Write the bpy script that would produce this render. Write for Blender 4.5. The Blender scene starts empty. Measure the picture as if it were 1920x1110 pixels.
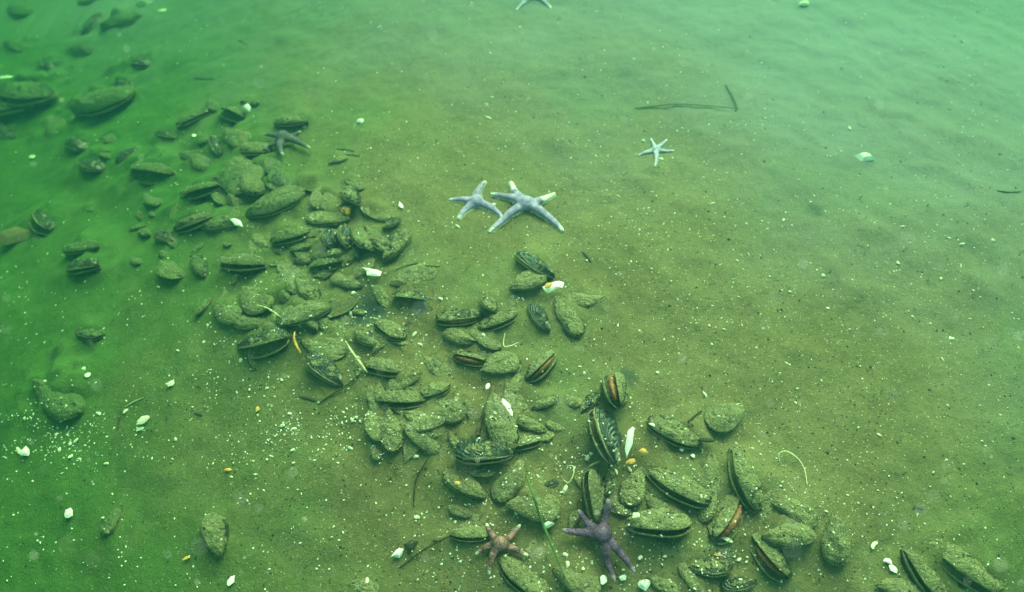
import bpy, math, random
import numpy as np
from mathutils import Vector, Matrix

R = math.radians
random.seed(7)
rng = np.random.default_rng(7)
S = bpy.context.scene
COL = S.collection

# ------------------------------------------------------------------ camera
W, H = 1920.0, 1110.0                       # the photograph's own pixels, used as a map of the ground
HFOV = R(65.0)
CAM_H = 0.95
PITCH = R(50.0)                             # below the horizontal
FPX = W / 2 / math.tan(HFOV / 2)
cd = bpy.data.cameras.new('camera')
cd.angle = HFOV
cd.clip_start = 0.02
cd.clip_end = 200.0
cd.dof.use_dof = True
cd.dof.focus_distance = 1.12
cd.dof.aperture_fstop = 3.4
cam = bpy.data.objects.new('camera', cd)
COL.objects.link(cam)
cam.location = (0, 0, CAM_H)
cam.rotation_euler = (R(90) - PITCH, 0, 0)
S.camera = cam

# ------------------------------------------------------------------ light
SUN_EL, SUN_AZ = R(46), R(20)               # azimuth from +y towards +x
wd = bpy.data.worlds.new('World')
S.world = wd
wd.use_nodes = True
wn = wd.node_tree
wn.nodes.clear()
sky = wn.nodes.new('ShaderNodeTexSky')
sky.sky_type = 'NISHITA'
sky.sun_disc = False
sky.sun_elevation = SUN_EL
sky.sun_rotation = SUN_AZ
bg = wn.nodes.new('ShaderNodeBackground')
bg.inputs['Strength'].default_value = 0.06
wo = wn.nodes.new('ShaderNodeOutputWorld')
wn.links.new(sky.outputs[0], bg.inputs['Color'])
wn.links.new(bg.outputs[0], wo.inputs['Surface'])
sl = bpy.data.lights.new('sun', 'SUN')
sl.energy = 1.5
sl.angle = R(55)
sl.color = (1.0, 0.95, 0.86)
so = bpy.data.objects.new('sun', sl)
COL.objects.link(so)
sdir = Vector((math.sin(SUN_AZ) * math.cos(SUN_EL), math.cos(SUN_AZ) * math.cos(SUN_EL), math.sin(SUN_EL)))
so.rotation_euler = (-sdir).to_track_quat('-Z', 'Y').to_euler()
so.location = sdir * 6

S.view_settings.view_transform = 'Standard'
S.view_settings.look = 'None'
S.view_settings.exposure = 3.16
S.view_settings.gamma = 1.0
S.cycles.use_denoising = True
S.cycles.max_bounces = 6
S.cycles.diffuse_bounces = 2
S.cycles.glossy_bounces = 2
S.cycles.volume_bounces = 1


# ------------------------------------------------------------------ numpy noise
def vnoise(x, y, seed):
    xi = np.floor(x).astype(np.int64); yi = np.floor(y).astype(np.int64)
    fx = x - xi; fy = y - yi
    fx = fx * fx * (3 - 2 * fx); fy = fy * fy * (3 - 2 * fy)

    def h(a, b):
        n = (a * 374761393 + b * 668265263 + seed * 982451653) & 0x7fffffff
        n = ((n ^ (n >> 13)) * 1274126177) & 0x7fffffff
        return ((n ^ (n >> 16)) & 0xffff) / 65535.0
    a = h(xi, yi); b = h(xi + 1, yi); c = h(xi, yi + 1); d = h(xi + 1, yi + 1)
    return (a + (b - a) * fx) * (1 - fy) + (c + (d - c) * fx) * fy - 0.5


def fbm(x, y, seed, octs=4, gain=0.5):
    s = 0; a = 1.0
    for o in range(octs):
        s = s + a * vnoise(x * 2 ** o, y * 2 ** o, seed + o * 17)
        a *= gain
    return s


# ------------------------------------------------------------------ terrain
def macro(x, y):
    """A broad swell added to the sea floor: a low bank whose near and left sides fall away."""
    dx = (x - 0.17) / 1.02; dy = (y - 1.12) / 1.05
    dx = np.where(x > 0.17, dx * 0.62, dx)
    dy = np.where(y > 1.12, dy * 0.40, dy)
    r2 = dx * dx + dy * dy
    return 0.42 * (np.exp(-0.60 * r2 ** 1.45) - 1.0)  # slopes shaped to darken the left and near corners


GX = np.concatenate([np.linspace(-7, -1.62, 26), np.arange(-1.6, 1.6, 0.0075), np.linspace(1.62, 7, 26)])
GY = np.concatenate([np.linspace(-5, 0.16, 24), np.arange(0.18, 2.1, 0.0075), np.linspace(2.13, 9, 26)])
MX, MY = np.meshgrid(GX, GY)
Z = macro(MX, MY)
Z = Z + 0.014 * fbm(MX * 4.2, MY * 4.2, 3, 3) + 0.006 * fbm(MX * 17, MY * 17, 11, 3) + 0.0022 * fbm(MX * 60, MY * 60, 29, 3, 0.6)


_rp = MX * 0.62 + MY * 0.78 + 0.03 * fbm(MX * 3, MY * 3, 71, 2)
Z = Z + 0.0008 * np.sin(_rp * 6.2832 / 0.085) * np.clip(fbm(MX * 2.1, MY * 2.1, 77, 2) * 2 + 0.4, 0, 1)
_tr = np.random.default_rng(21)
for _k in range(90):
    _x, _y = _tr.uniform(-1.2, 1.3), _tr.uniform(0.3, 1.9)
    _r = _tr.uniform(0.006, 0.028); _h = _tr.choice([1, 1, -1]) * _r * _tr.uniform(0.15, 0.4)
    _m = abs(GX - _x) < 3 * _r; _n = abs(GY - _y) < 3 * _r
    _s = np.ix_(_n, _m)
    Z[_s] += _h * np.exp(-(((MX[_s] - _x) ** 2 + (MY[_s] - _y) ** 2) / _r ** 2))


def hgt(x, y, Z=None):
    if Z is None: Z = globals()['Z']
    i = int(np.clip(np.searchsorted(GX, x) - 1, 0, len(GX) - 2)); j = int(np.clip(np.searchsorted(GY, y) - 1, 0, len(GY) - 2))
    fx = (x - GX[i]) / (GX[i + 1] - GX[i]); fy = (y - GY[j]) / (GY[j + 1] - GY[j])
    return float((Z[j, i] * (1 - fx) + Z[j, i + 1] * fx) * (1 - fy) + (Z[j + 1, i] * (1 - fx) + Z[j + 1, i + 1] * fx) * fy)


CF = Vector((0, math.cos(PITCH), -math.sin(PITCH)))
CU = Vector((0, math.sin(PITCH), math.cos(PITCH)))


def at(px, py):
    """The point of the sea floor seen at a pixel of the photograph."""
    d = CF * FPX + Vector((1, 0, 0)) * (px - W / 2) + CU * (H / 2 - py)
    d.normalize()
    t = CAM_H / -d.z
    for _ in range(40):
        p = Vector((0, 0, CAM_H)) + d * t
        e = p.z - hgt(p.x, p.y)
        t += e * 0.7
    p = Vector((0, 0, CAM_H)) + d * t
    return Vector((p.x, p.y, hgt(p.x, p.y)))


def mound(px, py, rad, hh):
    global Z
    p = at(px, py)
    m = (abs(GX - p.x) < rad * 3)
    n = (abs(GY - p.y) < rad * 3)
    sub = np.ix_(n, m)
    Z[sub] += hh * np.exp(-((MX[sub] - p.x) ** 2 + (MY[sub] - p.y) ** 2) / (rad * rad))


# ------------------------------------------------------------------ materials
def new_mat(name):
    m = bpy.data.materials.new(name)
    m.use_nodes = True
    nt = m.node_tree
    nt.nodes.clear()
    return m, nt


class N:
    def __init__(s, nt):
        s.nt = nt

    def add(s, kind, **kw):
        n = s.nt.nodes.new(kind)
        for k, v in kw.items():
            setattr(n, k, v)
        return n

    def link(s, a, b):
        s.nt.links.new(a, b)

    def val(s, sock, v):
        if hasattr(v, 'is_output'):
            s.nt.links.new(v, sock)
        else:
            sock.default_value = v

    def math(s, op, a, b=0.0, c=None):
        n = s.add('ShaderNodeMath', operation=op)
        s.val(n.inputs[0], a); s.val(n.inputs[1], b)
        if c is not None: s.val(n.inputs[2], c)
        return n.outputs[0]

    def mix(s, f, a, b):
        n = s.add('ShaderNodeMix', data_type='RGBA')
        s.val(n.inputs['Factor'], f)
        for sock, v in ((n.inputs[6], a), (n.inputs[7], b)):
            if isinstance(v, tuple) and len(v) == 3: v = (*v, 1)
            s.val(sock, v)
        return n.outputs[2]

    def ramp(s, f, a, b):
        n = s.add('ShaderNodeMapRange', interpolation_type='SMOOTHSTEP')
        s.val(n.inputs[0], f); n.inputs[1].default_value = a; n.inputs[2].default_value = b
        return n.outputs[0]

    def noise(s, vec, scale, detail=3.0, rough=0.55):
        n = s.add('ShaderNodeTexNoise')
        s.link(vec, n.inputs['Vector'])
        n.inputs['Scale'].default_value = scale; n.inputs['Detail'].default_value = detail; n.inputs['Roughness'].default_value = rough
        return n.outputs[0]

    def voro(s, vec, scale, rand=1.0):
        n = s.add('ShaderNodeTexVoronoi')
        s.link(vec, n.inputs['Vector'])
        n.inputs['Scale'].default_value = scale; n.inputs['Randomness'].default_value = rand
        return n

    def coord(s, kind='Object'):
        return s.add('ShaderNodeTexCoord').outputs[kind]

    def attr(s, name, kind='GEOMETRY'):
        n = s.add('ShaderNodeAttribute', attribute_name=name, attribute_type=kind)
        return n

    def finish(s, col, rough=0.8, height=None, strength=0.5, dist=0.002, spec=0.3):
        b = s.add('ShaderNodeBsdfPrincipled')
        if isinstance(col, tuple): col = (*col[:3], 1)
        s.val(b.inputs['Base Color'], col)
        s.val(b.inputs['Roughness'], rough)
        s.val(b.inputs['Specular IOR Level'], spec)
        if height is not None:
            bm = s.add('ShaderNodeBump')
            bm.inputs['Strength'].default_value = strength; bm.inputs['Distance'].default_value = dist
            s.link(height, bm.inputs['Height']); s.link(bm.outputs[0], b.inputs['Normal'])
        o = s.add('ShaderNodeOutputMaterial')
        s.link(b.outputs[0], o.inputs['Surface'])
        return b


SILT_A = (0.144, 0.120, 0.056)
SILT_B = (0.069, 0.060, 0.029)
SILT_C = (0.178, 0.150, 0.075)


def silt_nodes(n, vec, scale=1.0):
    """Colour and height of settled silt: mottled brown, dark grains, pale shell sand."""
    a = n.noise(vec, 9 * scale, 4, 0.6)
    b = n.noise(vec, 70 * scale, 4, 0.65)
    c = n.noise(vec, 420 * scale, 3, 0.7)
    col = n.mix(n.ramp(a, 0.36, 0.66), SILT_A, SILT_C)
    col = n.mix(n.math('MULTIPLY', n.ramp(b, 0.50, 0.72), 0.40), col, SILT_B)
    col = n.mix(n.math('MULTIPLY', n.ramp(c, 0.50, 0.68), 0.62), col, (0.070, 0.055, 0.022))
    c2 = n.noise(vec, 190 * scale, 3, 0.7)
    col = n.mix(n.math('MULTIPLY', n.ramp(c2, 0.54, 0.70), 0.40), col, (0.34, 0.26, 0.13))
    # dark grains
    v = n.voro(vec, 190 * scale)
    pick = n.math('GREATER_THAN', n.add_sep(v.outputs['Color'], 0), 0.86)
    g = n.math('MULTIPLY', n.ramp(v.outputs['Distance'], 0.34, 0.16), pick)
    col = n.mix(n.math('MULTIPLY', g, 0.8), col, (0.025, 0.026, 0.02))
    # pale grains
    v2 = n.voro(vec, 330 * scale)
    pick2 = n.math('GREATER_THAN', n.add_sep(v2.outputs['Color'], 1), 0.935)
    g2 = n.math('MULTIPLY', n.ramp(v2.outputs['Distance'], 0.40, 0.22), pick2)
    col = n.mix(n.math('MULTIPLY', g2, 0.75), col, (0.62, 0.58, 0.46))
    h = n.math('ADD', n.math('MULTIPLY', b, 1.0), n.math('MULTIPLY', c, 0.55))
    h = n.math('ADD', h, n.math('MULTIPLY', n.math('ADD', g, g2), 0.35))
    return col, h


def add_sep(s, col, i):
    k = s.add('ShaderNodeSeparateColor')
    s.link(col, k.inputs[0])
    return k.outputs[i]


N.add_sep = add_sep

# dark sulphide stains on the mud: world places, filled once the table below is known
STAINS = []


def mat_floor():
    m, nt = new_mat('silt_floor'); n = N(nt)
    vec = n.coord('Object')
    col, h = silt_nodes(n, vec)
    # random drifts of thin green algae on the mud
    al = n.noise(vec, 2.2, 5, 0.6)
    col = n.mix(n.math('MULTIPLY', n.ramp(al, 0.46, 0.66), 0.40), col, (0.095, 0.150, 0.055))
    jit = n.noise(vec, 28, 4, 0.65)
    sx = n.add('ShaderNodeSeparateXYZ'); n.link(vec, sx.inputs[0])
    edge_shade = n.math('ADD', n.math('MULTIPLY', sx.outputs['X'], -1.0), n.math('MULTIPLY', n.math('SUBTRACT', n.noise(vec, 3.0, 5, 0.65), 0.5), 0.9))  # dark green light falloff painted into the mud, left and near
    edge_shade = n.math('ADD', edge_shade, n.math('MULTIPLY', n.math('MAXIMUM', n.math('SUBTRACT', 0.62, sx.outputs['Y']), 0.0), 0.55))
    right_shade = n.math('ADD', n.math('MULTIPLY', n.math('SUBTRACT', sx.outputs['X'], 0.50), 0.9), n.math('MULTIPLY', n.math('SUBTRACT', 0.62, sx.outputs['Y']), 0.9))  # the painted falloff again, for the near right corner
    right_shade = n.math('ADD', right_shade, n.math('MULTIPLY', n.math('SUBTRACT', n.noise(vec, 3.3, 5, 0.65), 0.5), 0.8))
    edge_shade = n.math('MAXIMUM', edge_shade, right_shade)
    col = n.mix(n.math('MULTIPLY', n.ramp(edge_shade, 0.05, 0.85), 0.76), col, (0.026, 0.112, 0.018))
    # blue-grey water haze painted into the mud colour towards the far right
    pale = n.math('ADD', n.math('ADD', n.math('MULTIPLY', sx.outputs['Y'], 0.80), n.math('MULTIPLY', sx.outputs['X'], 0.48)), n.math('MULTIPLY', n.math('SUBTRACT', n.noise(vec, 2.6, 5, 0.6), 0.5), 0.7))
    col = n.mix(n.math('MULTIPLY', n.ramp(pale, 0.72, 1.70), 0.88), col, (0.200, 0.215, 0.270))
    for (p, r, dep) in STAINS:
        d = n.add('ShaderNodeVectorMath', operation='DISTANCE')
        n.link(vec, d.inputs[0]); d.inputs[1].default_value = p
        dd = n.math('ADD', d.outputs['Value'], n.math('MULTIPLY', n.math('SUBTRACT', jit, 0.5), r * 2.2))
        col = n.mix(n.math('MULTIPLY', n.ramp(dd, r * 1.1, r * 0.25), dep), col, (0.030, 0.045, 0.045))
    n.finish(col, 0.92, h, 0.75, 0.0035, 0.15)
    return m


def mat_shell():
    """Mussel valve: blue-black, brown towards the beak, growth lines, pale rim, pearly inside, silt lying on whatever faces up."""
    m, nt = new_mat('mussel_shell'); n = N(nt)
    vec = n.coord('Object')
    grow = n.attr('grow').outputs['Fac']
    inner = n.attr('inner').outputs['Fac']
    rim = n.attr('rim').outputs['Fac']
    silt = n.attr('silt', 'OBJECT').outputs['Fac']
    rnd = n.add('ShaderNodeObjectInfo').outputs['Random']
    off = n.add('ShaderNodeVectorMath', operation='ADD')
    cmb = n.add('ShaderNodeCombineXYZ')
    for i in range(3): n.link(n.math('MULTIPLY', rnd, 7.3 + i * 3.1), cmb.inputs[i])
    n.link(vec, off.inputs[0]); n.link(cmb.outputs[0], off.inputs[1])
    v = off.outputs[0]
    nz = n.noise(v, 3.5, 4, 0.6)
    lines = n.math('SINE', n.math('ADD', n.math('MULTIPLY', grow, 75), n.math('MULTIPLY', nz, 9)))
    base = n.mix(n.ramp(nz, 0.35, 0.7), (0.010, 0.016, 0.022), (0.028, 0.036, 0.038))
    base = n.mix(n.math('MULTIPLY', n.ramp(lines, -0.2, 0.9), 0.35), base, (0.055, 0.045, 0.030))
    beak = n.math('MULTIPLY', n.ramp(grow, 0.34, 0.10), n.ramp(n.noise(v, 9, 3), 0.42, 0.58))
    base = n.mix(n.math('MULTIPLY', beak, 0.8), base, (0.42, 0.36, 0.27))
    worn = n.ramp(n.noise(v, 13, 3, 0.6), 0.66, 0.74)
    base = n.mix(n.math('MULTIPLY', worn, 0.6), base, (0.50, 0.48, 0.42))
    base = n.mix(n.math('MULTIPLY', rim, 0.75), base, (0.34, 0.27, 0.13))
    ins = n.mix(n.ramp(grow, 0.95, 0.70), (0.12, 0.11, 0.15), (0.50, 0.50, 0.52))
    ins = n.mix(n.ramp(nz, 0.40, 0.65), ins, (0.24, 0.20, 0.12))
    base = n.mix(inner, base, ins)
    # silt
    ws = n.add('ShaderNodeVectorTransform', vector_type='POINT', convert_from='OBJECT', convert_to='WORLD')
    n.link(vec, ws.inputs[0])
    scol, sh = silt_nodes(n, ws.outputs[0], 1.25)
    scol = n.mix(0.50, scol, (0.46, 0.42, 0.20))
    scol = n.mix(n.math('MULTIPLY', n.ramp(n.noise(ws.outputs[0], 21, 4, 0.7), 0.42, 0.62), 0.45), scol, (0.17, 0.14, 0.075))
    mo1 = n.noise(ws.outputs[0], 165, 4, 0.7)
    mo2 = n.noise(ws.outputs[0], 240, 3, 0.7)
    scol = n.mix(n.math('MULTIPLY', n.ramp(mo1, 0.52, 0.64), 0.55), scol, (0.040, 0.040, 0.022))
    scol = n.mix(n.math('MULTIPLY', n.ramp(mo2, 0.58, 0.68), 0.80), scol, (0.64, 0.58, 0.38))
    sh = n.math('ADD', sh, n.math('MULTIPLY', n.math('SUBTRACT', mo2, mo1), 1.6))
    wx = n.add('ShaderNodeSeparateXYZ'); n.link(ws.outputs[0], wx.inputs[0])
    left_shade = n.math('ADD', n.math('MULTIPLY', wx.outputs['X'], -1.0), n.math('MULTIPLY', n.math('SUBTRACT', n.noise(ws.outputs[0], 14, 4, 0.65), 0.5), 1.0))  # green light falloff painted into the silt of shells on the left
    scol = n.mix(n.math('MULTIPLY', n.ramp(left_shade, 0.10, 0.75), 0.72), scol, (0.050, 0.135, 0.035))
    geo = n.add('ShaderNodeNewGeometry')
    sp = n.add('ShaderNodeSeparateXYZ'); n.link(geo.outputs['Normal'], sp.inputs[0])
    patch = n.noise(ws.outputs[0], 48, 5, 0.72)
    k = n.math('ADD', sp.outputs['Z'], n.math('MULTIPLY', n.math('SUBTRACT', patch, 0.5), 2.1))
    k = n.math('ADD', k, n.math('MULTIPLY', n.math('SUBTRACT', mo1, 0.5), -1.1))
    k = n.math('ADD', k, n.math('SUBTRACT', silt, 0.75))
    cover = n.math('MULTIPLY', n.ramp(k, 0.56, 0.76), n.math('SUBTRACT', 1.0, n.math('MULTIPLY', inner, 0.15)))
    thick = n.ramp(n.noise(ws.outputs[0], 33, 4, 0.7), 0.30, 0.62)
    cover = n.math('MULTIPLY', cover, n.math('ADD', 0.62, n.math('MULTIPLY', thick, 0.38)))
    col = n.mix(cover, base, scol)
    rough = n.math('ADD', 0.33, n.math('MULTIPLY', cover, 0.6))
    hh = n.math('ADD', n.math('MULTIPLY', lines, n.math('MULTIPLY', n.math('SUBTRACT', 1.0, cover), 0.14)), n.math('MULTIPLY', n.math('MULTIPLY', sh, cover), 1.6))
    hh = n.math('ADD', hh, n.math('MULTIPLY', cover, 0.5))
    n.finish(col, rough, hh, 0.9, 0.0035, 0.45)
    return m


def mat_simple(name, col, var=0.35, scale=150, rough=0.6, bump=0.4, dist=0.001, silt=0.0, spec=0.35):
    m, nt = new_mat(name); n = N(nt)
    vec = n.coord('Object')
    a = n.noise(vec, scale, 4, 0.6)
    dk = tuple(c * (1 - var) for c in col); lt = tuple(min(1, c * (1 + var * 0.6)) for c in col)
    c = n.mix(n.ramp(a, 0.32, 0.68), dk, lt)
    if silt:
        s = n.ramp(n.noise(vec, scale * 0.3, 4, 0.7), 0.62 - silt * 0.3, 0.74 - silt * 0.3)
        c = n.mix(n.math('MULTIPLY', s, 0.85), c, SILT_A)
    n.finish(c, rough, a, bump, dist, spec)
    return m


def mat_star(name, body, dark, tip, fringe, band=0.0):
    m, nt = new_mat(name); n = N(nt)
    vec = n.coord('Object')
    t = n.attr('along').outputs['Fac']
    white = n.attr('white').outputs['Fac']
    low = n.attr('low').outputs['Fac']
    a = n.noise(vec, 90, 4, 0.6)
    c = n.mix(n.ramp(a, 0.35, 0.66), body, dark)
    if band:
        bz = n.math('SINE', n.math('ADD', n.math('MULTIPLY', t, 17), n.math('MULTIPLY', n.noise(vec, 60, 2), 6)))
        c = n.mix(n.math('MULTIPLY', n.ramp(bz, 0.1, 0.8), band), c, tuple(x * 0.3 for x in dark))
    vv = n.voro(vec, 400)
    dots = n.ramp(vv.outputs['Distance'], 0.42, 0.18)
    c = n.mix(n.math('MULTIPLY', dots, 0.28), c, tip)
    c = n.mix(n.math('MULTIPLY', low, 0.7), c, fringe)
    c = n.mix(n.ramp(t, 0.80, 0.98), c, tip)
    c = n.mix(white, c, (0.86, 0.84, 0.78))
    h = n.math('ADD', n.math('MULTIPLY', dots, 1.2), n.math('MULTIPLY', a, 1.0))
    n.finish(c, 0.6, h, 1.0, 0.0022, 0.3)
    return m


M = {}
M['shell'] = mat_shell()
M['flesh'] = mat_simple('mussel_flesh', (0.24, 0.085, 0.03), 0.5, 14, 0.4, 0.5, 0.002)
M['chip'] = mat_simple('shell_chip', (0.72, 0.68, 0.56), 0.30, 260, 0.38, 0.3, 0.0006, spec=0.6)
M['pearl'] = mat_simple('pearly_shell', (0.90, 0.88, 0.84), 0.15, 120, 0.30, 0.2, 0.0006, spec=0.6)
M['chip_silt'] = mat_simple('silted_chip', (0.72, 0.69, 0.56), 0.25, 200, 0.5, 0.4, 0.0008, silt=0.25)
M['yellow'] = mat_simple('yellow_shell', (0.70, 0.34, 0.08), 0.5, 160, 0.5, 0.4, 0.0008)
M['grit'] = mat_simple('shell_grit', (0.80, 0.78, 0.66), 0.15, 300, 0.45, 0.2, 0.0004)
M['debris'] = mat_simple('dark_debris', (0.035, 0.035, 0.022), 0.5, 260, 0.85, 0.4, 0.0006)
M['twig'] = mat_simple('twig', (0.050, 0.042, 0.022), 0.5, 240, 0.85, 0.6, 0.0008)
M['stem'] = mat_simple('brown_stem', (0.085, 0.045, 0.022), 0.5, 160, 0.7, 0.6, 0.0012, silt=0.3)
M['tube'] = mat_simple('pale_tube', (0.55, 0.50, 0.30), 0.4, 200, 0.7, 0.5, 0.001, silt=0.3)
M['thread'] = mat_simple('white_thread', (0.72, 0.66, 0.46), 0.2, 300, 0.5, 0.3, 0.0006)
M['eel'] = mat_simple('dead_eelgrass', (0.060, 0.066, 0.045), 0.4, 160, 0.7, 0.4, 0.0008)
M['green'] = mat_simple('live_eelgrass', (0.060, 0.115, 0.030), 0.4, 160, 0.6, 0.4, 0.0008)
M['lump'] = None
M['star_lilac'] = mat_star('lilac_starfish', (0.44, 0.33, 0.66), (0.26, 0.19, 0.42), (0.86, 0.80, 0.88), (0.80, 0.62, 0.50))
M['star_pale'] = mat_star('pale_starfish', (0.54, 0.46, 0.76), (0.38, 0.32, 0.56), (0.88, 0.84, 0.90), (0.82, 0.74, 0.62))
M['star_grey'] = mat_star('grey_starfish', (0.10, 0.085, 0.13), (0.05, 0.045, 0.07), (0.45, 0.38, 0.28), (0.35, 0.22, 0.14))
M['star_purple'] = mat_star('purple_starfish', (0.15, 0.065, 0.18), (0.05, 0.022, 0.06), (0.30, 0.20, 0.30), (0.34, 0.20, 0.28))
M['star_mottled'] = mat_star('mottled_starfish', (0.40, 0.16, 0.19), (0.12, 0.045, 0.05), (0.80, 0.72, 0.60), (0.50, 0.34, 0.24), 0.75)


def mat_lump():
    m, nt = new_mat('silt_crust'); n = N(nt)
    ws = n.coord('Object')
    c, h = silt_nodes(n, ws, 1.2)
    c = n.mix(0.35, c, (0.28, 0.25, 0.15))
    n.finish(c, 0.95, h, 0.9, 0.003, 0.1)
    return m


M['lump'] = mat_lump()


# ------------------------------------------------------------------ mesh helpers
def mesh_from(name, verts, faces, smooth=True, attrs=None):
    me = bpy.data.meshes.new(name)
    me.from_pydata([tuple(v) for v in verts], [], faces)
    if smooth:
        me.polygons.foreach_set('use_smooth', [True] * len(me.polygons))
    for k, vals in (attrs or {}).items():
        a = me.attributes.new(k, 'FLOAT', 'POINT')
        a.data.foreach_set('value', np.asarray(vals, dtype=np.float32))
    me.update()
    return me


def obj(name, me, mat, parent=None):
    o = bpy.data.objects.new(name, me)
    COL.objects.link(o)
    if mat is not None and len(me.materials) == 0:
        me.materials.append(mat)
    if parent is not None:
        o.parent = parent
    return o


def tag(o, label, cat, group=None):
    o['label'] = label; o['category'] = cat
    if group: o['group'] = group
    return o


def empty(name, loc):
    o = bpy.data.objects.new(name, None)
    o.empty_display_size = 0.02
    COL.objects.link(o)
    o.location = loc
    return o


def tube_data(pts, rad, flat=1.0, seg=8, base=0):
    """A tapered tube along points; flat squashes it in z. Returns verts, faces."""
    V, F = [], []
    n = len(pts)
    pts = [Vector(p) for p in pts]
    for i, p in enumerate(pts):
        t = (pts[min(i + 1, n - 1)] - pts[max(i - 1, 0)])
        t = t.normalized() if t.length > 1e-9 else Vector((1, 0, 0))
        up = Vector((0, 0, 1)) if abs(t.z) < 0.95 else Vector((0, 1, 0))
        s = t.cross(up).normalized(); u = s.cross(t)
        r = rad[i] if hasattr(rad, '__len__') else rad
        for k in range(seg):
            a = 2 * math.pi * k / seg
            V.append(p + s * (math.cos(a) * r) + u * (math.sin(a) * r * flat))
    for i in range(n - 1):
        for k in range(seg):
            a = base + i * seg + k; b = base + i * seg + (k + 1) % seg
            F.append((a, b, b + seg, a + seg))
    F.append(tuple(base + k for k in reversed(range(seg))))
    F.append(tuple(base + (n - 1) * seg + k for k in range(seg)))
    return V, F


def smooth_path(pts, k=6):
    """Catmull-Rom through the points."""
    P = [Vector(p) for p in pts]
    P = [P[0] * 2 - P[1]] + P + [P[-1] * 2 - P[-2]]
    out = []
    for i in range(1, len(P) - 2):
        for j in range(k):
            t = j / k
            a, b, c, d = P[i - 1], P[i], P[i + 1], P[i + 2]
            out.append(0.5 * ((2 * b) + (c - a) * t + (2 * a - 5 * b + 4 * c - d) * t * t + (3 * b - a - 3 * c + d) * t ** 3))
    out.append(P[-2])
    return out


# ------------------------------------------------------------------ mussel meshes
def valve_mesh(name, wd_, wv_, T, seed, bend=0.0):
    """One valve of a mussel, unit length, beak at x=-0.5, hinge side -y, lips side +y, bulging to +z, with real thickness."""
    NU, NV = 46, 26
    r = random.Random(seed)
    ph = [r.uniform(0, 6.28) for _ in range(6)]

    def w(u, side):
        if side < 0:
            a, b, Wm = 0.92, 0.44, wd_
        else:
            a, b, Wm = 0.78, 0.52, wv_
        um = a / (a + b)
        nrm = um ** a * (1 - um) ** b
        return Wm * np.power(np.maximum(u, 1e-5), a) * np.power(np.maximum(1 - u, 1e-5), b) / nrm

    us = 0.5 - 0.5 * np.cos(np.linspace(0.02, math.pi - 0.02, NU))
    vs = np.sin(np.linspace(-math.pi / 2, math.pi / 2, NV))
    ss = np.linspace(0.04, 1.0, 80)
    V, G, RIM, INN = [], [], [], []

    def lens(u, v):
        pu = (u ** 0.62) * ((1 - u) ** 0.62)
        pu /= (0.5 ** 0.62) ** 2
        return T * pu ** 0.8 * max(0.0, 1 - abs(v) ** 2.1) ** 0.62

    for layer in (0, 1):
        for i, u in enumerate(us):
            for j, v in enumerate(vs):
                k = 1.0 if layer == 0 else 0.955
                uu = 0.5 + (u - 0.5) * k
                y = v * k * float(w(uu, v))
                z = lens(u, v) * 0.86
                wob = 1 + 0.07 * math.sin(5 * u + ph[0] + 3 * v) + 0.05 * math.sin(11 * u + ph[1]) * math.cos(3 * v + ph[2])
                z *= wob
                y += bend * (u * (1 - u)) * 4 + 0.010 * math.sin(9 * u + ph[3])
                x = uu - 0.5 + 0.006 * math.sin(7 * v + ph[4])
                # growth position
                yy = v * k * float(w(uu, v))
                ins = np.abs(yy) <= ss * w(np.minimum(uu / ss, 1.0), v) + 1e-6
                ins &= (uu <= ss)
                g = float(ss[np.argmax(ins)]) if ins.any() else 1.0
                if layer == 0:
                    z += (0.0025 * math.sin(g * 38 + ph[5] + 2 * math.sin(4 * v)) + 0.050 * float(fbm(np.array(u * 5.0), np.array(v * 2.2 + 3), seed, 3)) + 0.030 * float(fbm(np.array(u * 17.0), np.array(v * 7), seed + 5, 2)) + 0.030 * float(fbm(np.array(u * 38.0), np.array(v * 13), seed + 6, 1))) * (1 - abs(v) ** 4) * min(1, z / 0.06)
                    y += 0.02 * float(fbm(np.array(u * 6.0), np.array(v * 2.0), seed + 9, 2))
                else:
                    z = max(0.0, z - 0.028) if abs(v) < 0.999 else 0.0
                V.append((x, y, z)); G.append(g)
                edge = max(abs(v), 0)
                RIM.append(1.0 if (edge > 0.96 or i >= NU - 2) else 0.0)
                INN.append(float(layer))
    F = []
    L = NU * NV
    for i in range(NU - 1):
        for j in range(NV - 1):
            a = i * NV + j
            F.append((a, a + NV, a + NV + 1, a + 1))
            b = L + a
            F.append((b, b + 1, b + NV + 1, b + NV))
    loop = [(i, 0) for i in range(NU)] + [(NU - 1, j) for j in range(1, NV)] + [(i, NV - 1) for i in range(NU - 2, -1, -1)] + [(0, j) for j in range(NV - 2, 0, -1)]
    idx = [i * NV + j for i, j in loop]
    for q in range(len(idx)):
        a, b = idx[q], idx[(q + 1) % len(idx)]
        F.append((a, a + L, b + L, b))
    # outside faces must look along +z
    me = mesh_from(name, V, F, True, {'grow': G, 'rim': RIM, 'inner': INN})
    import bmesh
    bm = bmesh.new(); bm.from_mesh(me)
    bmesh.ops.recalc_face_normals(bm, faces=bm.faces)
    bm.to_mesh(me); bm.free()
    me.materials.append(M['shell'])
    return me


def mirror_mesh(me, name):
    m2 = me.copy(); m2.name = name
    import bmesh
    bm = bmesh.new(); bm.from_mesh(m2)
    for v in bm.verts: v.co.z = -v.co.z
    bmesh.ops.reverse_faces(bm, faces=bm.faces)
    bm.to_mesh(m2); bm.free()
    return m2


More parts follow.
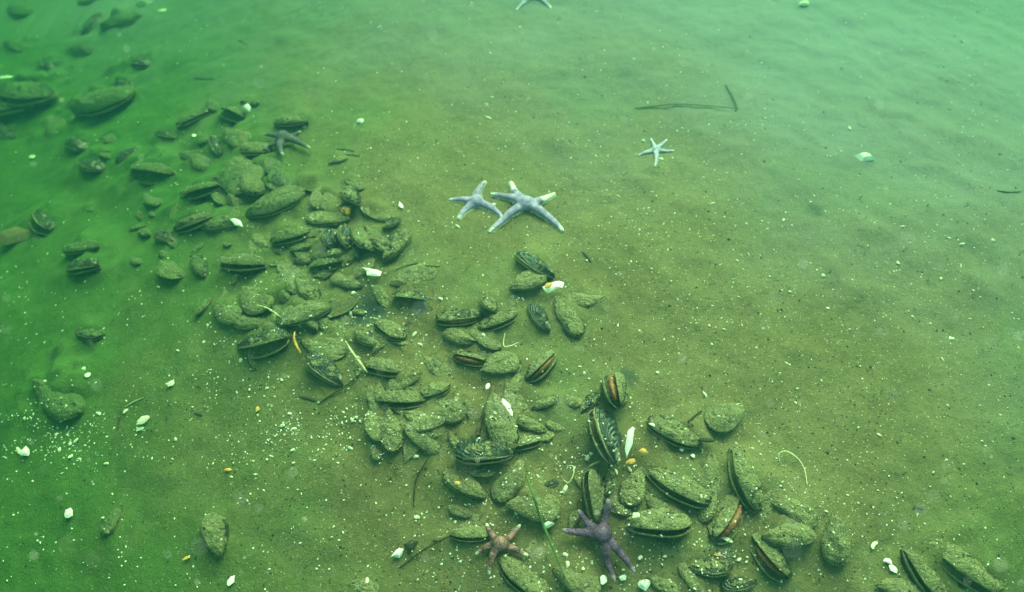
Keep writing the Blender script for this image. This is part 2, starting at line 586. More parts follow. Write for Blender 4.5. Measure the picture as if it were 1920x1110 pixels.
VALVES = []
for k, (a, b, T, bd) in enumerate([(0.27, 0.20, 0.185, 0.0), (0.25, 0.19, 0.20, 0.02), (0.29, 0.21, 0.17, -0.015), (0.24, 0.18, 0.19, 0.03),
                                   (0.27, 0.22, 0.21, 0.01), (0.31, 0.23, 0.18, 0.0), (0.23, 0.20, 0.17, -0.02),
                                   (0.26, 0.21, 0.20, 0.02), (0.28, 0.18, 0.18, 0.01), (0.25, 0.23, 0.16, -0.01), (0.30, 0.20, 0.20, 0.015), (0.26, 0.19, 0.17, 0.03)]):
    me = valve_mesh('valve_shape', a, b, T, 100 + k, bd)
    VALVES.append((me, mirror_mesh(me, 'valve_shape')))


def flesh_mesh():
    V, F = [], []
    NU, NV = 14, 10
    for i in range(NU):
        u = i / (NU - 1)
        p = math.sin(math.pi * u) ** 0.6
        for j in range(NV):
            a = 2 * math.pi * j / NV
            V.append((-0.38 + 0.76 * u, 0.02 + 0.15 * p * math.cos(a), 0.085 * p * math.sin(a) * (1 + 0.2 * math.sin(u * 22))))
    for i in range(NU - 1):
        for j in range(NV):
            a = i * NV + j; b = i * NV + (j + 1) % NV
            F.append((a, b, b + NV, a + NV))
    F.append(tuple(reversed(range(NV)))); F.append(tuple((NU - 1) * NV + k for k in range(NV)))
    me = mesh_from('flesh_shape', V, F)
    me.materials.append(M['flesh'])
    return me


FLESH = flesh_mesh()
JIT = random.Random(3)
BED = 'mussels and empty mussel shells of the bed'


def mussel(px, py, ln, ang, kind, roll, silt, label, sink=0.36, pitch=0.0, flesh=False, var=None, wide=1.0, gape=None):
    """ang: the way the pointed beak looks in the picture (0 right, 90 up); roll lifts the lips side that faces the viewer."""
    a = R(ang)
    c = at(px, py)
    kz = 0.15 if kind == 'v' else 0.55
    c.z = kz * hgt(c.x, c.y, Z0) + (1 - kz) * c.z
    p0 = at(px + math.cos(a) * ln / 2, py - math.sin(a) * ln / 2)       # beak
    p1 = at(px - math.cos(a) * ln / 2, py + math.sin(a) * ln / 2)
    L = ln * (c - Vector((0, 0, CAM_H))).length / FPX * (1.0 + 0.20 * math.sin(a) ** 2) * 0.96
    d = (p1 - p0).normalized()
    yaw = math.atan2(d.y, d.x)
    sl_p = -math.asin(max(-1, min(1, d.z)))
    left = Vector((-d.y, d.x, 0))
    near = left.y < 0                               # +y side already faces the viewer
    rho = R(roll + JIT.gauss(0, 4))
    rx = Matrix.Rotation(rho, 4, 'X') if near else Matrix.Rotation(-rho, 4, 'X') @ Matrix.Rotation(math.pi, 4, 'X')
    if kind in 'v': rx = Matrix.Rotation(rho if near else -rho, 4, 'X')
    if kind in 'u': rx = Matrix.Rotation(math.pi + (rho if near else -rho), 4, 'X')
    rot = Matrix.Rotation(yaw, 4, 'Z') @ Matrix.Rotation(sl_p - R(pitch + JIT.gauss(0, 5)), 4, 'Y') @ rx
    vi = (var if var is not None else random.randrange(len(VALVES))) % len(VALVES)
    up, dn = VALVES[vi]
    T = 0.19 * L
    if kind in 'cgo' and sink == 0.36: sink = 0.38
    if px < 340 and py < 420 and sink < .6: sink += 0.16
    half = T * 0.86 * abs(math.cos(rho)) + 0.24 * L * abs(math.sin(rho))
    if kind == 'v': half = 0.02 * L
    if kind == 'u': half = T
    lift = half - sink * half * 2 + abs(math.sin(R(pitch))) * L * 0.32
    if kind == 'v': lift = half - sink * T * 0.6 + abs(math.sin(R(pitch))) * L * 0.32
    if kind in 'vu':                                  # a single empty valve: one mesh
        o = obj('mussel_valve', up, None); o.location = (c.x, c.y, c.z + lift); o['silt'] = float(silt)
    else:
        o = empty('mussel', (c.x, c.y, c.z + lift))
    o.rotation_euler = rot.to_euler()
    wide *= 1.12
    o.scale = (L, L * wide, L * (0.78 if kind == 'v' else 1.0))
    tag(o, label, 'mussel' if kind in 'cgo' else 'shell', BED if label != BURIED else 'buried shells of the bed')
    if gape is None:
        gape = {'c': 3, 'g': 15, 'o': 45, 'v': 0, 'u': 0}[kind]
    if kind == 'g': gape *= 0.62
    hy = -0.19
    parts = [] if kind in 'vu' else [(up, 1), (dn, -1)]
    for me, s in parts:
        v = obj('valve', me, None, o)
        g = R(gape) / 2 * s
        mt = Matrix.Translation((0, hy, 0)) @ Matrix.Rotation(g, 4, 'X') @ Matrix.Translation((0, -hy, 0.004 * s))
        v.matrix_local = mt
        v['silt'] = float(silt) - .05 + JIT.gauss(0, .17)
    if flesh:
        f = obj('flesh', FLESH, None, o)
        f.location = (0.03, 0.02, 0)
    return o


BURIED = 'deeply buried shell showing as a low silted hump between the mussels'
MUSSELS = [
    # px, py, len, ang, kind, roll, silt, label, extras
    # far left, top
    (36, 20, 62, 150, 'c', 10, .8, 'dim silted mussel in the far corner above all others on the green side', {}),
    (168, 3, 50, 10, 'c', 15, .5, 'dark mussel cut by the far edge beside a cream round shell', {}),
    (172, 42, 52, 225, 'c', 25, .45, 'small dark mussel with a shiny tip at the left of the cream round shell', {}),
    (226, 36, 72, 200, 'c', 18, .9, 'silted mussel tilting towards the cream round shell with a dark lower edge', {}),
    (32, 88, 58, 170, 'c', 8, .95, 'flat silted mussel with thin dark shadow, alone in the far green corner', {}),
    (150, 90, 60, 165, 'c', 12, .85, 'silted mussel with white flecks at its tip, behind the dark striped mussel', {}),
    (259, 116, 72, 170, 'g', 24, .45, 'dark elongated mussel with a pale thread across it lying alone on far silt', {}),
    (92, 127, 62, 155, 'c', 15, .6, 'dull dark mussel sloping down beside a white fleck', {}),
    (42, 182, 120, 165, 'g', 25, .55, 'large dark mussel with a white sliver along its upper rim, at the left margin', {'sink': .1}),
    (40, 205, 110, 10, 'c', 30, .6, 'large shaded mussel leaning under the one with the white rim sliver', {'sink': .2}),
    (8, 245, 70, 155, 'c', 20, .55, 'mussel half out of the picture with a glinting tip at the left margin', {}),
    (188, 196, 126, 195, 'c', 12, 1.1, 'largest silt-buried mussel hump with a black shadow under its near edge', {'sink': .15, 'wide': 1.15}),
    (232, 156, 58, 160, 'c', 10, .75, 'small silted mussel wedged behind the largest silt hump', {}),
    (112, 236, 86, 150, 'v', 0, 1.0, 'low silted shell sloping down in front of the shaded left mussel', {}),
    (140, 268, 70, 160, 'c', 14, .75, 'mussel with pale bluish flecks in front of the low sloping shell', {}),
    (312, 254, 66, 175, 'g', 26, .65, 'dark mussel edged with pale flecks on open silt left of the gaping pile', {}),
    (362, 222, 62, 210, 'g', 28, .6, 'mussel whose dark slit climbs towards a pair of pale flecks', {}),
    (434, 216, 66, 172, 'o', 40, .5, 'open mussel with a silvery inside next to the white triangular shard', {'gape': 35}),
    (468, 192, 40, 175, 'c', 10, .7, 'tiny mussel with a yellowish edge just behind the white triangular shard', {}),
    (546, 229, 72, 2, 'c', 22, .95, 'slim silted mussel with a white beak, lying apart behind the grey starfish', {}),
    (442, 252, 88, 165, 'v', 0, 1.0, 'humped silted shell just in front of the open silvery mussel', {}),
    (405, 272, 56, 120, 'c', 25, .5, 'small dark mussel in a hollow behind the big round silted shell', {}),
    (474, 282, 84, 175, 'c', 18, .9, 'narrow silted mussel whose edge reaches the arms of the grey starfish', {}),
    (172, 305, 88, 145, 'c', 25, .40, 'dark striped mussel sliding down the left edge of the bed', {}),
    (240, 287, 48, 30, 'c', 15, .55, 'small dark mussel with cream spots behind the widest gaping mussel', {}),
    (282, 318, 122, 175, 'o', 30, .95, 'widest gaping mussel at the left of the bed with a dim pale inside', {'gape': 24, 'var': 2}),
    (372, 303, 84, 165, 'v', 0, .9, 'knobbly silted shell between the widest gaping mussel and the big round shell', {}),
    (455, 322, 100, 130, 'v', 0, 1.15, 'big round silted shell in front of the narrow mussel by the grey starfish', {'wide': 1.3}),
    (515, 310, 74, 150, 'v', 0, 1.1, 'smooth silted shell directly in front of the grey starfish', {}),
    (526, 336, 66, 140, 'c', 35, .3, 'black-sided mussel half under the smooth shell by the grey starfish', {}),
    (576, 345, 76, 160, 'u', 12, .45, 'upturned dark valve with a raised rim near the grey starfish', {}),
    (663, 345, 48, 150, 'c', 10, 1.0, 'leaf-shaped silted mussel at the far right tip of the main heap', {}),
    (374, 358, 92, 195, 'g', 24, 1.0, 'silted mussel with a black wedge-shaped opening in the left heap', {'gape': 26}),
    (420, 346, 60, 150, 'g', 30, .6, 'small gaping mussel tucked beside the upright silted one', {}),
    (472, 346, 74, 100, 'c', 22, .95, 'stubby upright silted mussel beside the small gaping one', {'pitch': 15}),
    (441, 377, 50, 140, 'c', 20, .55, 'whitish flecked small mussel below the stubby upright mussel', {}),
    (517, 382, 112, 205, 'c', 14, 1.1, 'plump silted mussel in the heart of the heap with a pale lower tip', {'sink': .3}),
    (361, 420, 92, 195, 'g', 28, .5, 'dark mussel with two bright white spots on its back', {}),
    (412, 420, 78, 190, 'c', 14, .8, 'slab-like mussel touching the white sliver of shell', {}),
    (312, 445, 60, 330, 'c', 22, .4, 'small dark mussel pointing towards the viewer left of the white-spotted one', {}),
    (76, 412, 88, 120, 'o', 42, .5, 'dark open mussel leaning on the flat round silted shell', {'gape': 22}),
    (152, 464, 80, 10, 'c', 24, .75, 'silted mussel with an orange stain just behind the shiny dark mussel', {}),
    (158, 500, 88, 2, 'g', 22, .6, 'shiny dark mussel with a white glint, alone at the left', {'gape': 14}),
    (376, 500, 60, 292, 'c', 25, .65, 'short mussel standing across beside the long split mussel', {}),
    (456, 494, 106, 355, 'g', 34, .85, 'long split mussel with a thin pale lip and yellow sliver on its back', {'gape': 18, 'var': 0}),
    (614, 408, 88, 2, 'c', 14, 1.05, 'silted mussel with an orange sea squirt on its end', {}),
    (546, 440, 82, 200, 'g', 26, .85, 'mussel with a dark triangular side in front of the plump one', {'gape': 16}),
    (618, 370, 62, 110, 'v', 0, 1.1, 'silted shell leaning behind the mussel with the orange sea squirt', {}),
    (657, 372, 66, 95, 'c', 40, .55, 'dark mussel standing on end at the right of the silted leaning shell', {'pitch': 25}),
    (706, 398, 80, 160, 'u', 18, .45, 'round dark valve lying inside up at the right end of the heap', {'wide': 1.15}),
    (735, 424, 44, 210, 'c', 16, .9, 'small brown-rimmed mussel sitting on the round dark valve', {'sink': 0}),
    (620, 450, 66, 80, 'c', 60, .4, 'dark mussel on edge, first of three standing under the sea squirt mussel', {'pitch': 20}),
    (648, 448, 66, 100, 'c', 60, .75, 'silted mussel on edge, middle of three standing under the sea squirt mussel', {'pitch': 20}),
    (678, 452, 70, 105, 'c', 40, .9, 'broad silted mussel on edge, nearest the arched mussel pair', {'pitch': 15}),
    (704, 448, 76, 135, 'g', 22, .85, 'arched mussel showing a blue-black side among the standing ones', {}),
    (742, 458, 78, 235, 'c', 15, .9, 'silted mussel curling round at the right edge of the heap', {}),
    (568, 487, 44, 180, 'c', 20, .5, 'small dark lump of mussel in the gap behind the shadowed mussel', {}),
    (622, 492, 88, 15, 'g', 30, .95, 'hooded mussel with a deep black gap below its silted top', {'gape': 30}),
    (603, 514, 56, 200, 'c', 20, .75, 'small mussel with a yellowish lip under the hooded one', {}),
    (650, 526, 66, 350, 'v', 0, 1.1, 'flat silted shell edged with white beside the brilliant white shell', {}),
    (772, 518, 96, 200, 'v', 0, 1.1, 'long low silted shell right of the brilliant white shell', {}),
    # middle
    (478, 556, 90, 140, 'v', 0, 1.1, 'broad silted shell behind the small striped mussel group', {'wide': 1.15}),
    (537, 551, 58, 300, 'c', 18, .45, 'small black mussel with a stripe of silt down its back', {'var': 3}),
    (574, 536, 78, 125, 'c', 24, .80, 'silted mussel with a dark near flank, right of the striped small one', {}),
    (643, 568, 74, 230, 'u', 15, .75, 'ring-like upturned valve filled with silt by the dark mud stain', {'wide': 1.2}),
    (512, 576, 40, 150, 'c', 20, .55, 'bluish dark small mussel in front of the broad silted shell', {}),
    (425, 583, 78, 160, 'v', 0, 1.0, 'silted shell over a dark hollow at the left rim of the bed', {}),
    (456, 605, 86, 175, 'c', 10, 1.1, 'rounded silted mussel at the left rim, in front of the dark hollow', {}),
    (570, 590, 104, 15, 'c', 12, 1.05, 'big silted mussel strewn with white chips in the middle of the bed', {'sink': .2, 'wide': 1.1}),
    (515, 616, 70, 150, 'c', 16, .85, 'mussel under a pale branch left of the chip-strewn one', {}),
    (490, 644, 104, 190, 'o', 32, .6, 'rough dark open mussel pointing away from the yellow curved sliver', {'gape': 28}),
    (605, 648, 100, 165, 'v', 0, 1.1, 'large silted shell between the yellow sliver and the pale tube', {}),
    (690, 636, 66, 330, 'c', 24, .7, 'mussel with a blue-black near side between two white shell flecks', {}),
    (728, 617, 76, 145, 'g', 26, .75, 'mussel with a ragged dark edge below the split-open valve', {}),
    (772, 566, 84, 350, 'o', 22, .5, 'split-open mussel with a blunt blue-black half at its right', {'gape': 60, 'var': 5}),
    (862, 596, 94, 5, 'g', 34, .85, 'gaping mussel with orange-yellow flesh at its left end', {'flesh': True, 'gape': 22, 'var': 0}),
    (915, 573, 56, 100, 'c', 40, .75, 'upright brownish mussel with a white beak behind two gaping mussels', {'pitch': 30}),
    (934, 602, 82, 18, 'g', 34, .6, 'gaping mussel with two clear lips right of the orange-fleshed one', {'gape': 18, 'var': 1}),
    (863, 632, 74, 345, 'c', 16, .95, 'silted mussel with a dark end below the orange-fleshed one', {}),
    (878, 674, 70, 170, 'o', 38, .55, 'half-open mussel with an amber band over a black lower valve', {'flesh': True, 'gape': 34, 'var': 2}),
    (1003, 496, 88, 330, 'c', 26, .45, 'narrow dark mussel lying outermost towards the pair of touching starfish', {'var': 3}),
    (990, 534, 80, 205, 'c', 6, 1.1, 'round-ended silted mussel left of the cream pointed shell', {'sink': .1, 'wide': 1.15}),
    (1080, 560, 70, 175, 'v', 0, 1.15, 'silted shell trailing right from the cream pointed shell', {}),
    (1108, 561, 62, 15, 'v', 0, 1.15, 'silted shell with a dark tip at the right of the cream pointed shell', {}),
    (1012, 597, 68, 305, 'c', 18, .30, 'clean black mussel with a white tip pointing at the viewer', {'var': 1}),
    (1063, 595, 84, 125, 'c', 16, .75, 'mottled mussel lying parallel to the clean black one', {'var': 0}),
    (610, 694, 92, 320, 'c', 22, .62, 'plump mussel with a mirror-bright white reflection', {'var': 4}),
    (722, 690, 92, 345, 'g', 26, .95, 'silted mussel with a dark ragged slit at the end of the pale tube', {'gape': 20}),
    (757, 711, 74, 20, 'v', 0, .95, 'shell littered with yellowish chips in front of the tube', {}),
    (750, 752, 106, 355, 'g', 34, .95, 'wide-lipped silted mussel alone at the left fringe above two parallel gaps', {'gape': 24, 'var': 0}),
    (812, 731, 70, 200, 'g', 22, .95, 'silted mussel split by a thin black line right of the wide-lipped one', {'gape': 14}),
    (818, 684, 70, 150, 'v', 0, 1.05, 'silted shell behind the thin-slit mussel, left of the amber one', {}),
    (858, 760, 72, 60, 'v', 0, 1.05, 'round silted shell with a bluish patch in front of the thin-slit mussel', {'wide': 1.2}),
    (795, 788, 84, 160, 'v', 0, 1.0, 'low flecked shell left of the round bluish patched one', {}),
    (936, 680, 74, 200, 'v', 0, 1.2, 'smooth dome of silted shell right of the amber mussel', {'wide': 1.4}),
    (970, 686, 38, 80, 'v', 0, .6, 'small bluish valve leaning on the smooth dome', {}),
    (1016, 687, 76, 45, 'o', 48, .9, 'open mussel with a bright orange slit of flesh', {'flesh': True, 'gape': 26, 'var': 4}),
    (966, 724, 50, 170, 'v', 0, .85, 'bluish triangular shell lying across the leaning slab', {}),
    (968, 748, 84, 120, 'v', 8, 1.1, 'leaning silted slab of shell over the white sliver', {}),
    (936, 792, 104, 105, 'c', 14, 1.05, 'tall silted mussel beside the brown stem', {'sink': .15}),
    (994, 794, 68, 335, 'c', 16, 1.1, 'short cylinder-like silted mussel right of the white sliver', {}),
    (1022, 754, 60, 205, 'c', 26, .6, 'dark-ended mussel lying by itself right of the leaning slab', {}),
    (1070, 748, 52, 160, 'v', 0, 1.0, 'low silted shell between the dark-ended and the blue-black mussel', {}),
    (1105, 758, 54, 230, 'c', 30, .4, 'small blue-black mussel left of the upright pair of valves', {}),
    # lower
    (1150, 738, 84, 95, 'o', 66, .75, 'mussel standing upright with both valves spread and orange between', {'pitch': 35, 'gape': 34, 'flesh': True, 'var': 3}),
    (1134, 824, 106, 283, 'c', 50, .35, 'biggest black mussel standing on end with its beak at the bottom', {'pitch': -22, 'gape': 14, 'var': 1, 'wide': 1.1}),
    (1264, 814, 108, 333, 'g', 20, 1.0, 'silted mussel with its white-tipped beak beside a small dark husk', {'gape': 12, 'var': 0}),
    (1365, 778, 82, 40, 'v', 0, 1.25, 'lone oval silted shell on open mud to the right of the bed', {'wide': 1.15, 'var': 5}),
    (794, 824, 84, 320, 'c', 24, .95, 'silted mussel with a black near edge at the left fringe above the black strand', {}),
    (906, 854, 116, 357, 'g', 30, .72, 'big lying mussel with thin parallel lips in the centre foreground', {'gape': 12, 'var': 4, 'sink': .1}),
    (976, 830, 84, 195, 'g', 30, .95, 'mussel with a thin dark gap behind the big parallel-lipped one', {'gape': 22, 'var': 2}),
    (870, 907, 92, 327, 'c', 22, 1.0, 'silted mussel with a yellow spot and a black toothed edge', {}),
    (958, 898, 84, 60, 'v', 0, 1.1, 'silted shell standing right of the yellow-spotted mussel', {}),
    (1030, 908, 42, 195, 'c', 20, .6, 'tiny dark husk of a mussel on the bare silt patch', {}),
    (1000, 944, 106, 180, 'v', 0, 1.2, 'broad flat silted shell with a long shadow behind the small mottled starfish', {'wide': 1.1}),
    (864, 960, 52, 340, 'c', 14, 1.0, 'small silted mussel with a white tip behind the mottled starfish', {}),
    (882, 1000, 80, 185, 'g', 28, .9, 'mussel half under the mottled starfish at the end of the long twig', {'gape': 18}),
    (1143, 906, 52, 80, 'c', 30, .75, 'small stubby mussel standing under the biggest black mussel', {'pitch': 15}),
    (1188, 918, 64, 75, 'c', 10, 1.0, 'round-ended silted mussel with a pale curved lip below it', {'wide': 1.2, 'sink': .1}),
    (1112, 940, 90, 280, 'g', 62, .85, 'tall mussel split by a black line right behind the purple starfish', {'pitch': 18, 'gape': 18}),
    (1160, 954, 56, 165, 'c', 26, .45, 'blue-black mussel touching the raised arm of the purple starfish', {}),
    (1272, 914, 122, 155, 'g', 26, .95, 'long mussel with dark parallel gaps slanting down to the right', {'gape': 20, 'var': 0}),
    (1242, 952, 88, 140, 'c', 16, .95, 'silted mussel with a dark pit lying between two gaping mussels', {}),
    (1232, 992, 122, 182, 'g', 34, 1.0, 'fat smiling mussel with a black slit, right of the purple starfish', {'gape': 20, 'var': 4, 'sink': .15}),
    (1336, 890, 76, 95, 'v', 0, 1.15, 'ridge of silted shell rising above the open reddish mussel', {'wide': .8}),
    (1326, 942, 66, 75, 'c', 25, 1.1, 'slim silted mussel against the left of the open reddish mussel', {}),
    (1367, 972, 92, 60, 'o', 44, .85, 'open mussel with a reddish inside and dark hinge', {'gape': 40, 'flesh': True, 'var': 2}),
    (1396, 896, 104, 112, 'g', 30, 1.05, 'crescent-shaped mussel with a dark hollow left side', {'gape': 22, 'wide': .8}),
    (1433, 952, 62, 70, 'v', 0, 1.05, 'speckled silted shell right of the open reddish mussel', {}),
    (1492, 956, 84, 160, 'v', 0, 1.1, 'silted shell lying below the white crooked thread', {}),
    (1478, 1006, 98, 185, 'c', 12, 1.1, 'oblong silted mussel with a row of white specks and a shadow beneath', {'sink': .15}),
    (1567, 1014, 76, 98, 'c', 8, 1.15, 'plain egg-shaped silted mussel at the right fringe of the bed', {'wide': 1.1, 'sink': .15}),
    (1442, 1046, 84, 130, 'o', 36, .85, 'open mussel with a pinkish inside in front of the oblong one', {'gape': 34, 'flesh': True}),
    (1332, 1064, 86, 185, 'c', 30, .5, 'dark mussel with its top bluish green near the lower margin', {}),
    (1810, 1058, 128, 145, 'g', 22, 1.05, 'outsize gaping mussel in the right foreground corner', {'sink': .6, 'gape': 22, 'var': 0}),
    (1735, 1078, 96, 130, 'g', 34, .75, 'dark-slitted mussel beside the outsize corner one', {}),
    (1690, 1102, 84, 175, 'v', 0, 1.1, 'silted shell cut by the near edge under two white chips', {}),
    (1385, 1096, 66, 10, 'c', 25, .45, 'dark mussel cut by the near edge below the pinkish open one', {}),
    (978, 1084, 112, 140, 'g', 30, 1.0, 'long split mussel beside the eelgrass at the near edge', {'gape': 16}),
    (1080, 1086, 90, 150, 'c', 14, 1.05, 'silted mussel between the eelgrass and the purple starfish at the near edge', {}),
    (682, 1098, 60, 170, 'v', 0, 1.1, 'low silted shell alone at the near edge on the left', {}),
    (405, 1002, 76, 285, 'c', 24, .95, 'upright-lying silted mussel with an orange tip in the left foreground', {}),
    (213, 976, 48, 60, 'c', 25, .75, 'dim small mussel on the left foreground mud with a dark near side', {}),
    (100, 732, 140, 147, 'v', 0, 1.3, 'long silt-buried mussel like a hump in the left foreground', {'sink': 1.0, 'wide': .75, 'var': 0}),
    (166, 624, 62, 170, 'g', 20, .75, 'dim mussel with a white glint left of the bed', {}),
    (1245, 1100, 60, 150, 'c', 15, .9, 'silted mussel at the near edge right of the purple starfish', {}),
]

BJ = random.Random(12)
for _k in range(150):
    _t = BJ.random()
    _cx, _cy = (360 + 200 * _t * 3.2, 330 + 640 * _t) if BJ.random() < .85 else (1000 + 500 * BJ.random(), 960 + 120 * BJ.random())
    _cx += BJ.gauss(0, 85); _cy += BJ.gauss(0, 45)
    if 76 <= _k < 106: _cx, _cy = BJ.uniform(120, 560), 240 + BJ.gauss(110, 75)
    if _k >= 106: _cx, _cy = (BJ.gauss(560, 130), BJ.gauss(430, 90)) if BJ.random() < .6 else (BJ.gauss(760, 150), BJ.gauss(730, 80))
    MUSSELS.append((_cx, _cy, (BJ.uniform(50, 80) if _k < 34 or _k >= 124 else BJ.uniform(24, 48)), BJ.uniform(0, 360), 'v' if BJ.random() < .6 else 'c', BJ.uniform(5, 30), BJ.uniform(.85, 1.25), BURIED, {'sink': BJ.uniform(.62, .85) if _k < 34 else BJ.uniform(.3, .7)}))

# the bed stands a little proud of the mud, and silt has banked up against each shell
mp = [(m[0], m[1], m[2]) for m in MUSSELS]
_pre = [at(x, y) for x, y, _ in mp]
Z0 = Z.copy()
BANK = np.zeros_like(Z)
for (x, y, ln), p in zip(mp, _pre):
    LL = ln * (p - Vector((0, 0, CAM_H))).length / FPX
    rad = 0.50 * LL
    m_ = abs(GX - p.x) < rad * 3; n_ = abs(GY - p.y) < rad * 3
    sub = np.ix_(n_, m_)
    g_ = 0.18 * LL * np.exp(-((MX[sub] - p.x) ** 2 + (MY[sub] - p.y) ** 2) / (rad * rad))
    BANK[sub] = np.maximum(BANK[sub], g_) + 0.15 * np.minimum(BANK[sub], g_)
BANK *= 0.85 + 1.1 * fbm(MX * 30, MY * 30, 55, 3, 0.6)
Z = Z + BANK


for (px, py, r, dep) in ((690, 585, 0.042, .92), (1182, 706, 0.018, .7), (1528, 394, 0.022, .5), (100, 668, 0.016, .6), (1220, 320, 0.02, .35)):
    STAINS.append((tuple(at(px, py)), r, dep))

# ------------------------------------------------------------------ sea floor
nv, nu = len(GY), len(GX)
verts = np.stack([MX, MY, Z], -1).reshape(-1, 3)
ii = (np.arange(nv - 1)[:, None] * nu + np.arange(nu - 1)[None, :]).reshape(-1)
faces = np.stack([ii, ii + 1, ii + nu + 1, ii + nu], -1)
me = bpy.data.meshes.new('sea_floor')
me.vertices.add(len(verts)); me.vertices.foreach_set('co', verts.astype(np.float32).ravel())
me.loops.add(faces.size); me.loops.foreach_set('vertex_index', faces.astype(np.int32).ravel())
me.polygons.add(len(faces)); me.polygons.foreach_set('loop_start', np.arange(0, faces.size, 4, dtype=np.int32))
me.polygons.foreach_set('use_smooth', np.ones(len(faces), dtype=bool))
me.update(calc_edges=True)
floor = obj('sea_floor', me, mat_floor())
floor['kind'] = 'structure'

# ------------------------------------------------------------------ mussels
for (px, py, ln, ang, kind, roll, silt, label, ex) in MUSSELS:
    mussel(px, py, ln, ang, kind, roll, silt, label, **ex)


# ------------------------------------------------------------------ starfish
def starfish(cx, cy, tips, rad, mat, label, white=(), lift=0.0, bend=0.10, feet=False, tiplift=0.0):
    """tips: pixel of each arm's end. One continuous body, a voxel union of five tapering arms and a disc."""
    c = at(cx, cy)
    V, F = [], []
    paths = []
    for k, (tx, ty) in enumerate(tips):
        t = at(tx, ty)
        d = t - c
        side = Vector((-d.y, d.x, 0)) * bend * (1 if k % 2 else -1) * random.uniform(0.4, 1.0)
        pts = []
        n = 13
        for i in range(n):
            s = i / (n - 1)
            p = c + d * s + side * math.sin(s * math.pi)
            g = hgt(p.x, p.y)
            r = rad * 0.76 * (1.0 - 0.64 * s) * (1 if s < .96 else .75)
            zz = max(g, c.z * (1 - s) + g * s) if s < 0.5 else g
            pts.append((Vector((p.x, p.y, zz + r * 0.42 + lift * (1 - s) + tiplift * s * s)), r))
        paths.append(pts)
        v, f = tube_data([p - c for p, _ in pts], [r for _, r in pts], 0.72, 12, len(V))
        V += v; F += f
    dz = 0.50 * rad + lift
    v, f = tube_data([Vector((0, 0, dz - rad * .55)), Vector((0, 0, dz - rad * .2)), Vector((0, 0, dz + rad * .35)), Vector((0, 0, dz + rad * .72))],
                     [rad * 1.10, rad * 1.22, rad * 1.0, rad * .45], 1.0, 14, len(V))
    V += v; F += f
    me = mesh_from('starfish_raw', V, F)
    tmp = bpy.data.objects.new('tmp', me); COL.objects.link(tmp)
    rm = tmp.modifiers.new('r', 'REMESH'); rm.mode = 'VOXEL'; rm.voxel_size = max(0.0011, rad * 0.13)
    sm = tmp.modifiers.new('s', 'SMOOTH'); sm.iterations = 5; sm.factor = 0.5
    dg = bpy.context.evaluated_depsgraph_get()
    ev = tmp.evaluated_get(dg)
    body = bpy.data.meshes.new_from_object(ev, preserve_all_data_layers=False, depsgraph=dg)
    bpy.data.objects.remove(tmp)
    co = np.empty(len(body.vertices) * 3, dtype=np.float32); body.vertices.foreach_get('co', co); co = co.reshape(-1, 3)
    best = np.full(len(co), 1e9); al = np.zeros(len(co)); wh = np.zeros(len(co)); lo = np.zeros(len(co))
    for k, pts in enumerate(paths):
        for i, (p, r) in enumerate(pts):
            q = np.array(p - c)
            d = ((co - q) ** 2).sum(1)
            m = d < best
            best[m] = d[m]; al[m] = i / (len(pts) - 1)
            lo[m] = np.clip(((q[2] - 0.10 * r) - co[m, 2]) / (0.35 * r), 0, 1)
            w0 = dict(white).get(k)
            wh[m] = 1.0 if (w0 is not None and i / (len(pts) - 1) >= w0) else 0.0
    for nme, vals in (('along', al), ('white', wh), ('low', lo)):
        a = body.attributes.new(nme, 'FLOAT', 'POINT'); a.data.foreach_set('value', vals.astype(np.float32))
    body.polygons.foreach_set('use_smooth', [True] * len(body.polygons))
    body.name = 'starfish'
    body.materials.clear(); body.materials.append(mat)
    o = obj('starfish', body, None)
    o.location = c
    tag(o, label, 'starfish')
    if feet:
        V, F = [], []
        for pts in paths:
            for i in range(2, len(pts) - 1):
                for sd in (-1, 1):
                    for j in range(3):
                        s = j / 3
                        p = pts[i][0].lerp(pts[i + 1][0], s); r = pts[i][1]
                        t = (pts[i + 1][0] - pts[i][0]).normalized()
                        nrm = Vector((-t.y, t.x, 0)) * sd
                        b0 = p + nrm * r * 0.80 - Vector((0, 0, r * .30))
                        b1 = p + nrm * (r * random.uniform(1.15, 1.45)) - Vector((0, 0, r * .45)) + t * random.uniform(-.001, .001)
                        v, f = tube_data([b0 - c, (b0 + b1) / 2 - c, b1 - c], [.0007, .0006, .0005], 1, 5, len(V))
                        V += v; F += f
        f_ = obj('tube_feet', mesh_from('tube_feet', V, F), M['thread'], o)
    return o


starfish(893, 380, [(842, 376), (911, 340), (930, 384), (944, 411), (860, 413)], 0.0112, M['star_lilac'],
         'smaller lilac starfish of the touching pair, left of its larger neighbour', feet=True)
starfish(987, 388, [(919, 364), (957, 341), (1041, 363), (1056, 435), (917, 437)], 0.0128, M['star_lilac'],
         'larger lilac starfish of the touching pair, one arm tip chalk white', white=((2, .45), (1, .62)), feet=True, lift=0.004)
starfish(1229, 283, [(1220, 260), (1251, 262), (1265, 283), (1228, 312), (1196, 292)], 0.0075, M['star_pale'],
         'small pale blue-white starfish alone on the open mud near the bent eelgrass', bend=0.05)
starfish(1000, -6, [(968, 20), (1034, 16), (1046, -30), (1002, -62), (956, -34)], 0.0105, M['star_pale'],
         'starfish at the far edge of the picture, only two arms showing', bend=0.05)
starfish(534, 271, [(497, 262), (500, 284), (534, 302), (584, 288), (567, 256)], 0.0125, M['star_grey'],
         'dull grey starfish clinging to the far end of the mussel heap', lift=0.014, tiplift=0.012)
starfish(1127, 1013, [(1052, 1005), (1082, 967), (1138, 946), (1187, 1084), (1150, 1100)], 0.0112, M['star_purple'],
         'large purple starfish lying on the mussels in the foreground', lift=0.016, bend=0.06, tiplift=0.018)
